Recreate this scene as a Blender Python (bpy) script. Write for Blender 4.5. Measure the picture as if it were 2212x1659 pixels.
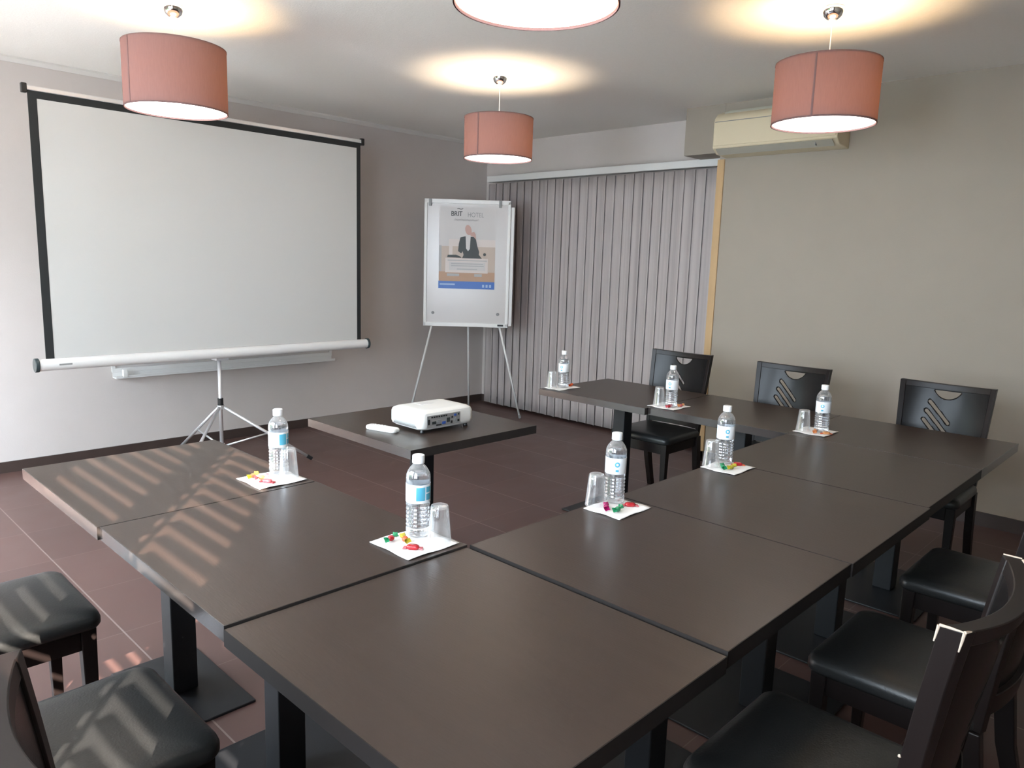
import bpy, bmesh, math, random
from math import sin, cos, pi, radians as R
from mathutils import Vector, Matrix
random.seed(7)
for o in list(bpy.data.objects): bpy.data.objects.remove(o)
SC = bpy.context.scene
COL = SC.collection

# ------------------------------------------------------------------ camera
FPX, YAW, PIT, ROLL, H = 1612.33, R(46.1417), R(9.3031), R(1.77228), 1.52
F = Vector((sin(YAW)*cos(PIT), cos(YAW)*cos(PIT), -sin(PIT)))
RT = Vector((cos(YAW), -sin(YAW), 0)); UP = RT.cross(F)
R2 = RT*cos(ROLL)+UP*sin(ROLL); U2 = UP*cos(ROLL)-RT*sin(ROLL)
cam = bpy.data.cameras.new('camera'); co = bpy.data.objects.new('camera', cam); COL.objects.link(co)
cam.sensor_width = 36; cam.sensor_fit = 'HORIZONTAL'; cam.lens = FPX/2212*36; cam.clip_start = .02
m = Matrix((R2, U2, -F)).transposed().to_4x4(); m.translation = Vector((0, 0, H)); co.matrix_world = m
SC.camera = co

# ------------------------------------------------------------------ light & exposure
SC.view_settings.view_transform = 'Standard'; SC.view_settings.look = 'None'
SC.view_settings.gamma = 1; SC.view_settings.use_curve_mapping = False
SC.view_settings.exposure = 1.12
SUN_E = R(26); SUN_S = 18.0; SKY_S = 13.5; BULB_W = 7.0
w = bpy.data.worlds.new('sky'); SC.world = w; w.use_nodes = True
bg = w.node_tree.nodes['Background']; bg.inputs[0].default_value = (.75, .875, 1.0, 1); bg.inputs[1].default_value = SKY_S
sl = bpy.data.lights.new('sun', 'SUN'); sl.energy = SUN_S; sl.angle = R(.3); sl.color = (1, .86, .74)
so = bpy.data.objects.new('sun', sl); COL.objects.link(so)
so.rotation_euler = Vector((.625*cos(SUN_E), .78*cos(SUN_E), -sin(SUN_E))).to_track_quat('-Z', 'Y').to_euler()
so.location = (-4, -3, 4)
def portal(y0, y1, z0, z1):
    l = bpy.data.lights.new('window_portal', 'AREA'); l.shape = 'RECTANGLE'; l.size = z1-z0; l.size_y = y1-y0
    l.cycles.is_portal = True
    o = bpy.data.objects.new('window_portal', l); COL.objects.link(o)
    o.location = (-.64, (y0+y1)/2, (z0+z1)/2); o.rotation_euler = (0, R(-90), 0)

# ------------------------------------------------------------------ helpers
def finish(name, bm, mat, parent=None, bevel=0, seg=2, smooth=False, auto=None, loc=(0,0,0), rot=(0,0,0)):
    bmesh.ops.recalc_face_normals(bm, faces=bm.faces)
    me = bpy.data.meshes.new(name); bm.to_mesh(me); bm.free()
    o = bpy.data.objects.new(name, me); COL.objects.link(o)
    if mat: me.materials.append(mat)
    if smooth or auto:
        for p in me.polygons: p.use_smooth = True
        if auto: me.set_sharp_from_angle(angle=R(auto))
    if bevel:
        b = o.modifiers.new('bevel', 'BEVEL'); b.width = bevel; b.segments = seg; b.limit_method = 'ANGLE'; b.angle_limit = R(40)
    o.location = loc; o.rotation_euler = rot
    if parent: o.parent = parent
    return o
def box(bm, x0, x1, y0, y1, z0, z1, mat=None):
    vs = [bm.verts.new((x, y, z)) for x in (x0, x1) for y in (y0, y1) for z in (z0, z1)]
    for f in ((0,1,3,2),(4,6,7,5),(0,4,5,1),(2,3,7,6),(0,2,6,4),(1,5,7,3)):
        bm.faces.new([vs[i] for i in f])
    if mat is not None: bmesh.ops.transform(bm, matrix=mat, verts=vs)
    return vs
def B(*a, **k):
    bm = bmesh.new(); box(bm, *a, **k); return bm
def hexa(bm, lo, hi):
    "two quads (4 pts each) joined"
    a = [bm.verts.new(p) for p in lo]; b = [bm.verts.new(p) for p in hi]
    bm.faces.new(a[::-1]); bm.faces.new(b)
    for i in range(4): bm.faces.new((a[i], a[(i+1)%4], b[(i+1)%4], b[i]))
def lathe(bm, prof, seg=40, cx=0, cy=0, caps=True):
    rings = []
    for r, z in prof:
        rings.append([bm.verts.new((cx+r*cos(2*pi*i/seg), cy+r*sin(2*pi*i/seg), z)) for i in range(seg)])
    for a, b in zip(rings, rings[1:]):
        for i in range(seg):
            bm.faces.new((a[i], a[(i+1)%seg], b[(i+1)%seg], b[i]))
    if caps:
        bm.faces.new(rings[0][::-1]); bm.faces.new(rings[-1])
    return rings
def tube(bm, pts, r, seg=12, caps=True):
    pts = [Vector(p) for p in pts]; rings = []
    for i, p in enumerate(pts):
        d = (pts[min(i+1, len(pts)-1)]-pts[max(i-1, 0)]).normalized()
        a = d.orthogonal().normalized() if i == 0 else (rings_a - d*rings_a.dot(d)).normalized()
        rings_a = a; b = d.cross(a)
        rr = r[i] if isinstance(r, (list, tuple)) else r
        rings.append([bm.verts.new(p+(a*cos(2*pi*k/seg)+b*sin(2*pi*k/seg))*rr) for k in range(seg)])
    for a, b in zip(rings, rings[1:]):
        for i in range(seg): bm.faces.new((a[i], a[(i+1)%seg], b[(i+1)%seg], b[i]))
    if caps: bm.faces.new(rings[0][::-1]); bm.faces.new(rings[-1])
def prism(bm, poly, axis, a0, a1):
    "extrude 2-D polygon along axis; poly coords are the two other axes in order"
    def mk(p, a):
        if axis == 'x': return (a, p[0], p[1])
        if axis == 'y': return (p[0], a, p[1])
        return (p[0], p[1], a)
    A = [bm.verts.new(mk(p, a0)) for p in poly]; Bv = [bm.verts.new(mk(p, a1)) for p in poly]
    bm.faces.new(A); bm.faces.new(Bv[::-1]); n = len(poly)
    for i in range(n): bm.faces.new((A[i], Bv[i], Bv[(i+1)%n], A[(i+1)%n]))
def rrect(w, d, r, n=6, taper=0):
    "rounded rectangle outline centred on 0"
    out = []
    for k, (sx, sy) in enumerate(((1,1),(-1,1),(-1,-1),(1,-1))):
        for i in range(n+1):
            t = pi/2*k+pi/2*i/n
            out.append((sx*(w/2-r)+r*cos(t), sy*(d/2-r)+r*sin(t)))
    if taper: out = [(x*(1+taper*y/d), y) for x, y in out]
    return out
def thing(name, label, cat, loc=(0,0,0), rz=0, group=None):
    o = bpy.data.objects.new(name, None); COL.objects.link(o); o.empty_display_size = .1
    o.location = loc; o.rotation_euler = (0, 0, rz); return tag(o, label, cat, group)
def tag(o, label=None, cat=None, group=None, kind=None):
    if label: o['label'] = label
    if cat: o['category'] = cat
    if group: o['group'] = group
    if kind: o['kind'] = kind
    return o
def struct(name, bm, mat, **k):
    return tag(finish(name, bm, mat, **k), kind='structure')
def dup(o, parent=None):
    c = o.copy(); COL.objects.link(c)
    if parent: c.parent = parent
    for ch in o.children: dup(ch, c)
    return c
def dup_thing(o, loc, rz, label, group=None):
    c = dup(o); c.location = loc; c.rotation_euler = (0, 0, rz); c['label'] = label
    if group: c['group'] = group
    return c
def text_mesh(name, body, size, mat, parent, loc, rot=(0,0,0), align='CENTER', ext=.0003, bold=0, sx=1):
    cu = bpy.data.curves.new('lettering', 'FONT'); cu.body = body; cu.size = size; cu.extrude = ext
    cu.align_x = align; cu.offset = bold
    t = bpy.data.objects.new('lettering', cu); COL.objects.link(t)
    bpy.context.view_layer.update()
    me = bpy.data.meshes.new_from_object(t.evaluated_get(bpy.context.evaluated_depsgraph_get()))
    bpy.data.objects.remove(t)
    o = bpy.data.objects.new(name, me); COL.objects.link(o); me.materials.clear(); me.materials.append(mat)
    o.location = loc; o.rotation_euler = rot; o.scale = (sx, 1, 1)
    if parent: o.parent = parent
    return o

# ------------------------------------------------------------------ materials
def mat(name, col, rough=.5, metal=0, spec=.5, emit=None, es=0, noise=0, nscale=20, bump=0, bscale=200, coat=0, stretch=None):
    m = bpy.data.materials.new(name); m.use_nodes = True; nt = m.node_tree; p = nt.nodes['Principled BSDF']
    p.inputs['Base Color'].default_value = (*col, 1); p.inputs['Roughness'].default_value = rough
    p.inputs['Metallic'].default_value = metal; p.inputs['Specular IOR Level'].default_value = spec
    if coat: p.inputs['Coat Weight'].default_value = coat; p.inputs['Coat Roughness'].default_value = .15
    if emit: p.inputs['Emission Color'].default_value = (*emit, 1); p.inputs['Emission Strength'].default_value = es
    tc = nt.nodes.new('ShaderNodeTexCoord'); mp = nt.nodes.new('ShaderNodeMapping'); nt.links.new(tc.outputs['Object'], mp.inputs[0])
    if stretch: mp.inputs['Scale'].default_value = stretch
    if noise:
        n = nt.nodes.new('ShaderNodeTexNoise'); n.inputs['Scale'].default_value = nscale; n.inputs['Detail'].default_value = 5
        nt.links.new(mp.outputs[0], n.inputs['Vector'])
        mx = nt.nodes.new('ShaderNodeMix'); mx.data_type = 'RGBA'
        mx.inputs[6].default_value = (*[c*(1-noise) for c in col], 1); mx.inputs[7].default_value = (*[min(1, c*(1+noise)) for c in col], 1)
        nt.links.new(n.outputs['Fac'], mx.inputs[0]); nt.links.new(mx.outputs[2], p.inputs['Base Color'])
    if bump:
        n2 = nt.nodes.new('ShaderNodeTexNoise'); n2.inputs['Scale'].default_value = bscale; n2.inputs['Detail'].default_value = 3
        nt.links.new(mp.outputs[0], n2.inputs['Vector'])
        b = nt.nodes.new('ShaderNodeBump'); b.inputs['Strength'].default_value = bump; b.inputs['Distance'].default_value = .002
        nt.links.new(n2.outputs['Fac'], b.inputs['Height']); nt.links.new(b.outputs[0], p.inputs['Normal'])
    return m
M = {}
M['wall'] = mat('wall_paint_grey', (.585, .53, .505), .75, noise=.03, nscale=6, bump=.25, bscale=160)
M['wallr'] = mat('wall_paint_beige', (.34, .297, .250), .75, noise=.03, nscale=6, bump=.25, bscale=160)
M['ceil'] = mat('ceiling_stipple_white', (.86, .83, .79), .85, noise=.03, nscale=60, bump=.5, bscale=120)
M['trimw'] = mat('trim_white', (.66, .63, .60), .6)
M['skirt'] = mat('skirting_brown_tile', (.055, .038, .033), .35, noise=.2, nscale=8)
M['stripwood'] = mat('strip_light_wood', (.50, .33, .17), .5, noise=.15, nscale=30, stretch=(1, 1, .1))
M['table'] = mat('table_dark_laminate', (.037, .0235, .0180), .33, spec=.5, noise=.18, nscale=30, bump=.12, bscale=220, stretch=(1, .12, 1))
M['tedge'] = mat('table_edge_band_glossy', (.035, .030, .028), .16, spec=.8)
M['tshaded'] = mat('table_edge_band_matte_shaded', (.016, .013, .012), .5, spec=.3)  # darker edge band copy, shade of seams and front edges put into its colour
M['blackmetal'] = mat('black_powder_metal', (.013, .014, .016), .45, spec=.35, bump=.1, bscale=400)
M['woodchair'] = mat('chair_dark_espresso_wood', (.011, .0075, .007), .38, spec=.28, noise=.25, nscale=25, stretch=(1, 1, .15))
M['leather'] = mat('black_leather', (.018, .019, .019), .36, bump=.25, bscale=180)
M['panel'] = mat('black_glossy_back_panel', (.009, .008, .008), .26, spec=.18)
M['chip'] = mat('bare_chipped_wood', (.55, .45, .36), .7)
M['white'] = mat('white_plastic', (.78, .77, .74), .38)
M['white2'] = mat('white_enamel', (.72, .71, .70), .3)
M['cream'] = mat('air_conditioner_cream_plastic', (.66, .57, .41), .45)
M['creamd'] = mat('air_conditioner_louver_grey', (.42, .40, .34), .5)
M['greyp'] = mat('grey_plastic', (.25, .25, .25), .45)
M['black'] = mat('black_plastic', (.012, .012, .013), .4)
M['darkgreen'] = mat('dark_end_cap', (.03, .045, .05), .4)
M['screenblack'] = mat('screen_black_border', (.012, .014, .015), .7)
M['screen'] = mat('screen_matte_white', (.56, .555, .54), .42, spec=.4)
M['alu'] = mat('brushed_aluminium', (.72, .72, .74), .32, metal=.6)
M['chrome'] = mat('chrome', (.85, .85, .86), .07, metal=1)
M['paper'] = mat('napkin_paper_white', (.88, .86, .84), .85, bump=.3, bscale=500)
M['board'] = mat('white_board_gloss', (.55, .52, .51), .22)
M['poster'] = mat('poster_paper', (.52, .49, .48), .4)
M['cap'] = mat('bottle_cap_white', (.85, .85, .85), .35)
M['blue'] = mat('ink_blue', (.03, .12, .42), .4)
M['ink'] = mat('ink_dark', (.03, .035, .035), .5)
M['inkgrey'] = mat('ink_grey', (.38, .37, .37), .5)
M['inkskin'] = mat('ink_skin', (.48, .30, .26), .5)
M['inkwood'] = mat('ink_wood', (.42, .26, .17), .5)
M['inkpale'] = mat('ink_pale', (.60, .53, .50), .5)
M['inkbeige'] = mat('ink_beige', (.47, .38, .32), .5)
M['inklite'] = mat('ink_light_blue', (.30, .42, .62), .5)
M['port'] = mat('port_panel_metal', (.42, .42, .42), .35, metal=.5)
M['portblue'] = mat('port_blue', (.03, .08, .30), .4)

def floor_mat():
    m = bpy.data.materials.new('floor_dark_brown_tile'); m.use_nodes = True; nt = m.node_tree; L = nt.links; p = nt.nodes['Principled BSDF']
    tc = nt.nodes.new('ShaderNodeTexCoord'); sp = nt.nodes.new('ShaderNodeSeparateXYZ'); L.new(tc.outputs['Object'], sp.inputs[0])
    def N(op, a, b=None, c=None):
        n = nt.nodes.new('ShaderNodeMath'); n.operation = op
        for i, v in enumerate((a, b, c)):
            if v is None: continue
            if isinstance(v, (int, float)): n.inputs[i].default_value = v
            else: L.new(v, n.inputs[i])
        return n.outputs[0]
    PX, PY, G = .4886, .4886, .006
    ux = N('DIVIDE', N('SUBTRACT', sp.outputs[0], .957), PX); uy = N('DIVIDE', N('SUBTRACT', sp.outputs[1], .11), PY)
    fx = N('FRACT', ux); fy = N('FRACT', uy)
    gx = N('LESS_THAN', N('MINIMUM', fx, N('SUBTRACT', 1, fx)), G/PX/2)
    gy = N('LESS_THAN', N('MINIMUM', fy, N('SUBTRACT', 1, fy)), G/PY/2*.55)
    g = N('MAXIMUM', gx, N('MULTIPLY', gy, .55))
    cell = nt.nodes.new('ShaderNodeCombineXYZ'); L.new(N('FLOOR', ux), cell.inputs[0]); L.new(N('FLOOR', uy), cell.inputs[1])
    wn = nt.nodes.new('ShaderNodeTexWhiteNoise'); L.new(cell.outputs[0], wn.inputs['Vector'])
    no = nt.nodes.new('ShaderNodeTexNoise'); no.inputs['Scale'].default_value = 5; no.inputs['Detail'].default_value = 6; L.new(tc.outputs['Object'], no.inputs['Vector'])
    f = N('ADD', N('MULTIPLY', wn.outputs['Value'], .35), N('MULTIPLY', no.outputs['Fac'], .65))
    c1 = nt.nodes.new('ShaderNodeMix'); c1.data_type = 'RGBA'; c1.inputs[6].default_value = (.066, .034, .029, 1); c1.inputs[7].default_value = (.118, .064, .055, 1)
    L.new(f, c1.inputs[0])
    c2 = nt.nodes.new('ShaderNodeMix'); c2.data_type = 'RGBA'; L.new(c1.outputs[2], c2.inputs[6]); c2.inputs[7].default_value = (.20, .15, .135, 1)
    L.new(g, c2.inputs[0]); L.new(c2.outputs[2], p.inputs['Base Color'])
    p.inputs['Roughness'].default_value = .36
    L.new(N('ADD', .30, N('MULTIPLY', no.outputs['Fac'], .16)), p.inputs['Roughness'])
    return m
M['floor'] = floor_mat()

def clear_mat(name, tint, base, edge, gl=(1, 1, 1), rough=.03):
    "thin clear plastic: mostly see-through, reflective towards its edges"
    m = bpy.data.materials.new(name); m.use_nodes = True; nt = m.node_tree; nt.nodes.clear(); L = nt.links
    o = nt.nodes.new('ShaderNodeOutputMaterial'); t = nt.nodes.new('ShaderNodeBsdfTransparent'); t.inputs[0].default_value = (*tint, 1)
    g = nt.nodes.new('ShaderNodeBsdfGlossy'); g.inputs['Roughness'].default_value = rough; g.inputs[0].default_value = (*gl, 1)
    d = nt.nodes.new('ShaderNodeBsdfDiffuse'); d.inputs[0].default_value = (.9, .9, .9, 1)
    gd = nt.nodes.new('ShaderNodeMixShader'); gd.inputs[0].default_value = .3; L.new(g.outputs[0], gd.inputs[1]); L.new(d.outputs[0], gd.inputs[2])
    lw = nt.nodes.new('ShaderNodeLayerWeight'); lw.inputs['Blend'].default_value = .35
    mr = nt.nodes.new('ShaderNodeMapRange'); mr.inputs['To Min'].default_value = base; mr.inputs['To Max'].default_value = edge
    L.new(lw.outputs['Facing'], mr.inputs['Value'])
    mx = nt.nodes.new('ShaderNodeMixShader'); L.new(mr.outputs[0], mx.inputs[0]); L.new(t.outputs[0], mx.inputs[1]); L.new(gd.outputs[0], mx.inputs[2])
    L.new(mx.outputs[0], o.inputs[0]); return m
M['cup'] = clear_mat('clear_plastic_cup', (.97, .97, .97), .06, .75)
M['pet'] = clear_mat('bottle_clear_plastic', (.94, .95, .96), .14, .8)
def water_mat():
    m = bpy.data.materials.new('water'); m.use_nodes = True; nt = m.node_tree; p = nt.nodes['Principled BSDF']
    p.inputs['Base Color'].default_value = (.96, .98, 1, 1); p.inputs['Transmission Weight'].default_value = 1
    p.inputs['Roughness'].default_value = 0; p.inputs['IOR'].default_value = 1.33; return m
M['water'] = water_mat()
def label_mat():
    m = bpy.data.materials.new('bottle_label_print'); m.use_nodes = True; nt = m.node_tree; L = nt.links; p = nt.nodes['Principled BSDF']
    tc = nt.nodes.new('ShaderNodeTexCoord'); sp = nt.nodes.new('ShaderNodeSeparateXYZ'); L.new(tc.outputs['Object'], sp.inputs[0])
    def N(op, a, b=None):
        n = nt.nodes.new('ShaderNodeMath'); n.operation = op
        for i, v in enumerate((a, b)):
            if v is None: continue
            if isinstance(v, (int, float)): n.inputs[i].default_value = v
            else: L.new(v, n.inputs[i])
        return n.outputs[0]
    ang = N('ARCTAN2', sp.outputs[1], sp.outputs[0]); z = sp.outputs[2]
    def band(v, a, b): return N('MULTIPLY', N('GREATER_THAN', v, a), N('LESS_THAN', v, b))
    # teal block with a thin white line, from 0.05 to 1.15 rad
    teal = N('MULTIPLY', band(ang, -.75, .75), band(z, .108, .146))
    teal = N('MULTIPLY', teal, N('SUBTRACT', 1, band(ang, .02, .10)))
    teal = N('MULTIPLY', teal, N('SUBTRACT', 1, N('MULTIPLY', band(ang, .1, .6), band(z, .1265, .130))))
    # small round emblem on the opposite side
    a2 = N('ABSOLUTE', ang); du = N('MULTIPLY', N('SUBTRACT', a2, 2.35), .034); dz = N('SUBTRACT', z, .132)
    rr = N('SQRT', N('ADD', N('MULTIPLY', du, du), N('MULTIPLY', dz, dz)))
    emb = N('MULTIPLY', band(rr, .004, .0085), N('GREATER_THAN', sp.outputs[1], 0))
    e2 = N('MULTIPLY', N('MULTIPLY', band(a2, 2.2, 2.5), band(z, .108, .115)), N('GREATER_THAN', sp.outputs[1], 0))
    # grey vertical marks
    gm = N('MULTIPLY', band(ang, -1.5, -1.0), band(z, .106, .147)); wv = nt.nodes.new('ShaderNodeTexWave'); wv.inputs['Scale'].default_value = 60; wv.inputs['Distortion'].default_value = 8
    L.new(tc.outputs['Object'], wv.inputs['Vector']); gm = N('MULTIPLY', gm, N('GREATER_THAN', wv.outputs['Fac'], .72))
    c = nt.nodes.new('ShaderNodeMix'); c.data_type = 'RGBA'; c.inputs[6].default_value = (.80, .81, .82, 1); c.inputs[7].default_value = (.10, .42, .58, 1)
    L.new(N('MINIMUM', 1, N('ADD', teal, N('ADD', emb, e2))), c.inputs[0])
    c2 = nt.nodes.new('ShaderNodeMix'); c2.data_type = 'RGBA'; L.new(c.outputs[2], c2.inputs[6]); c2.inputs[7].default_value = (.45, .45, .46, 1); L.new(gm, c2.inputs[0])
    L.new(c2.outputs[2], p.inputs['Base Color']); p.inputs['Roughness'].default_value = .3
    return m
M['label'] = label_mat()
def candy(name, c):
    m = mat(name, c, .18, spec=.6, noise=.35, nscale=120); m.node_tree.nodes['Principled BSDF'].inputs['Transmission Weight'].default_value = .25; return m
for k, c in dict(red=(.50, .02, .03), orange=(.75, .12, .03), green=(.03, .28, .12), yellow=(.60, .50, .05), magenta=(.35, .01, .10), peach=(.70, .30, .12), pink=(.65, .14, .16)).items():
    M[k] = candy('candy_'+k, c)
def fabric_shade():
    m = bpy.data.materials.new('lampshade_old_rose_fabric'); m.use_nodes = True; nt = m.node_tree; nt.nodes.clear(); L = nt.links
    o = nt.nodes.new('ShaderNodeOutputMaterial'); d = nt.nodes.new('ShaderNodeBsdfDiffuse'); t = nt.nodes.new('ShaderNodeBsdfTranslucent')
    tc = nt.nodes.new('ShaderNodeTexCoord'); n = nt.nodes.new('ShaderNodeTexNoise'); n.inputs['Scale'].default_value = 60
    mp = nt.nodes.new('ShaderNodeMapping'); mp.inputs['Scale'].default_value = (4, 4, .4); L.new(tc.outputs['Object'], mp.inputs[0]); L.new(mp.outputs[0], n.inputs['Vector'])
    mx = nt.nodes.new('ShaderNodeMix'); mx.data_type = 'RGBA'; mx.inputs[6].default_value = (.185, .116, .116, 1); mx.inputs[7].default_value = (.225, .142, .140, 1)
    L.new(n.outputs['Fac'], mx.inputs[0]); L.new(mx.outputs[2], d.inputs[0]); t.inputs[0].default_value = (.42, .18, .12, 1)
    ms = nt.nodes.new('ShaderNodeMixShader'); ms.inputs[0].default_value = .05
    L.new(d.outputs[0], ms.inputs[1]); L.new(t.outputs[0], ms.inputs[2]); L.new(ms.outputs[0], o.inputs[0]); return m
M['shade'] = fabric_shade()
M['lining'] = mat('lampshade_white_lining', (.80, .78, .74), .7)
M['diff'] = mat('lit_diffuser', (.9, .9, .88), .6, emit=(1, .96, .90), es=2.6)
M['bulb'] = mat('lit_bulb', (1, 1, 1), .5, emit=(1, .80, .50), es=12)
def blind_mat():
    m = bpy.data.materials.new('vertical_blind_striped_fabric'); m.use_nodes = True; nt = m.node_tree; L = nt.links; p = nt.nodes['Principled BSDF']
    tc = nt.nodes.new('ShaderNodeTexCoord'); mp = nt.nodes.new('ShaderNodeMapping'); mp.inputs['Scale'].default_value = (1, 14, .01)
    L.new(tc.outputs['Object'], mp.inputs[0]); n = nt.nodes.new('ShaderNodeTexNoise'); n.inputs['Scale'].default_value = 1; n.inputs['Detail'].default_value = 5; n.inputs['Roughness'].default_value = .7
    L.new(mp.outputs[0], n.inputs['Vector']); r = nt.nodes.new('ShaderNodeValToRGB'); L.new(n.outputs['Fac'], r.inputs[0])
    r.color_ramp.elements[0].position = .36; r.color_ramp.elements[0].color = (.375, .33, .325, 1)
    r.color_ramp.elements[1].position = .56; r.color_ramp.elements[1].color = (.48, .43, .42, 1)
    L.new(r.outputs[0], p.inputs['Base Color']); p.inputs['Roughness'].default_value = .6; return m
M['blind'] = blind_mat()

# ------------------------------------------------------------------ room shell
XL, XR, XA, YB, YS, ZC = -.6, 5.22, 5.62, -1.2, 5.86, 2.72
YE = 2.93          # end of the main right wall, the alcove with the blind starts here
struct('floor', B(-.8, 5.9, -1.4, 6.0, -.06, 0), M['floor'])
struct('ceiling', B(-.8, 5.9, -1.4, 6.0, ZC, ZC+.08), M['ceil'])
struct('wall_screen', B(-.8, 5.9, YS, YS+.12, 0, ZC), M['wall'])
struct('wall_right', B(XR, 5.9, YB, YE, 0, ZC), M['wallr'])
struct('wall_alcove', B(XA, 5.9, YE, YS, 0, ZC), M['wall'])
struct('wall_behind', B(-.8, 5.9, YB-.12, YB, 0, ZC), M['wallr'])
bm = bmesh.new()
W1 = [(-.06, .43), (.525, 1.18)]; W2 = [(1.75, 2.70), (2.80, 3.70)]; W3 = [(3.90, 5.60)]; Z0, Z1 = .92, 2.36; ZT_ = (2.36, 2.30, 1.80); ZL = (.92, .80, .06)
ys = [YB] + [v for a in W1+W2+W3 for v in a] + [YS]
for i in range(0, len(ys), 2): box(bm, -.66, XL, ys[i], ys[i+1], 0, ZC)
for k, W in enumerate((W1, W2, W3)):
    for a, b in W: box(bm, -.66, XL, a, b, 0, ZL[k]); box(bm, -.66, XL, a, b, ZT_[k], ZC)
struct('wall_left', bm, M['wall'])
for k, W in enumerate((W1, W2, W3)):
    for a, b in W: portal(a, b, ZL[k], ZT_[k])
# unseen outside wall, added to keep direct sun off the second window
tag(finish('sun_blocker_wall', B(-2.95, -.68, 1.28, 1.42, 0, 4.2), mat('sun_blocker_render', (.7, .68, .64), .9, bump=.3)), kind='structure')['label'] = 'unseen wall added outside to keep sun off the second window'
struct('ground', B(-9, -.8, -8, 9, -.12, -.06), mat('outside_paving', (.62, .60, .57), .9, noise=.1))
sky_blocker = tag(finish('sky_blocker_hedge', B(-3.9, -3.4, 2.6, 9, -.06, 2.1), mat('sky_blocker_green', (.05, .09, .03), .9, noise=.4, nscale=12, bump=1, bscale=30)), kind='structure')  # unseen green block, added to cut low sky light through the door
# windows
for k, wins in enumerate((W1, W2, W3)):
    Z0 = ZL[k]; Z1 = ZT_[k]
    wn = thing('window_%d' % (k+1) if k < 2 else 'door_1', 'white framed %s in the left wall' % ('window' if k < 2 else 'glazed door'), 'window' if k < 2 else 'door', (0, 0, 0)); tag(wn, kind='structure')
    bm = bmesh.new()
    for a, b in wins:
        t = .03 if k else .012
        box(bm, -.672, -.662, a-.02, a+t*.3, Z0-.02, Z1+.02); box(bm, -.672, -.662, b-t*.3, b+.02, Z0-.02, Z1+.02)
        box(bm, -.675, -.655, a, b, Z0-.03, Z0+.01); box(bm, -.675, -.655, a, b, Z1-.01, Z1+.03)
        if k: box(bm, -.67, -.63, (a+b)/2-.02, (a+b)/2+.02, Z0, Z1)
    finish('window_frame', bm, M['white2'], wn)
    if k == 2: continue
    bm = bmesh.new(); box(bm, -.6, -.50, wins[0][0]-.05, wins[-1][1]+.05, Z0-.04, Z0-.012)
    finish('window_sill', bm, M['white2'], wn, bevel=.004)
    if k == 0:
        bm = bmesh.new(); z = Z0+.03
        while z < Z1:
            for a, b in ((-.30, .211), (.251, .36), (.37, 1.2)):
                box(bm, -.739, -.693, a, b, z-.0015, z+.0015)
            z += .0585
        box(bm, -.722, -.708, .241, .251, Z0, Z1)
        finish('shutter_slats', bm, M['greyp'], wn)
# trims
struct('baseboard_screen', B(XL, XA, YS-.012, YS, 0, .075), M['skirt'])
struct('baseboard_right', B(XR-.012, XR, YB, YE, 0, .085), M['skirt'])
struct('baseboard_alcove', B(XA-.012, XA, YE, YS-.012, 0, .075), M['skirt'])
bm = bmesh.new(); prism(bm, [(YS, ZC), (YS, ZC-.035), (YS-.012, ZC-.035), (YS-.03, ZC-.012), (YS-.03, ZC)], 'x', XL, XA)
struct('trim_1', bm, M['trimw'])
struct('trim_2', B(XR-.012, XR+.03, YE-.045, YE+.012, 0, ZC-.40), M['stripwood'], bevel=.003)
struct('trim_3', B(XR-.004, XA, YE-.02, 3.24, 2.37, ZC), M['wallr'])

# ------------------------------------------------------------------ vertical blind
XB = 5.50
vb = thing('vertical_blind', 'floor length pale striped vertical blind covering the alcove window in the corner', 'blind', (XB, 4.35, 0))
y0, y1 = 3.0-4.35, 5.70-4.35
finish('headrail', B(-.03, .05, y0, y1, 2.315, 2.375), M['white2'], vb, bevel=.004)
nsl = 27; pw = (y1-y0)/nsl
for i in range(nsl):
    bm = bmesh.new(); yc = y0+pw*(i+.5); a = R(-7.5+random.uniform(-2, 2))
    wv = pw*1.12; rows = 12
    n = 6; zs = [.025+random.uniform(-.002, .002)+(2.30-.025)*r/rows for r in range(rows+1)]
    ph = random.uniform(0, 6)
    g = []
    for z in zs:
        rr = []
        sw = .0015*sin(ph+z*2.2)*(1-z/2.4)
        for j in range(n+1):
            t = (j/n-.5)*wv
            x = -sin(a)*t + .008*cos(pi*(j/n-.5)) + sw; y = yc+cos(a)*t
            rr.append(bm.verts.new((x, y, z)))
        g.append(rr)
    for r in range(rows):
        for j in range(n): bm.faces.new((g[r][j], g[r][j+1], g[r+1][j+1], g[r+1][j]))
    s = finish('slat', bm, M['blind'], vb, smooth=True)
    so_ = s.modifiers.new('solid', 'SOLIDIFY'); so_.thickness = .0012

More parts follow.
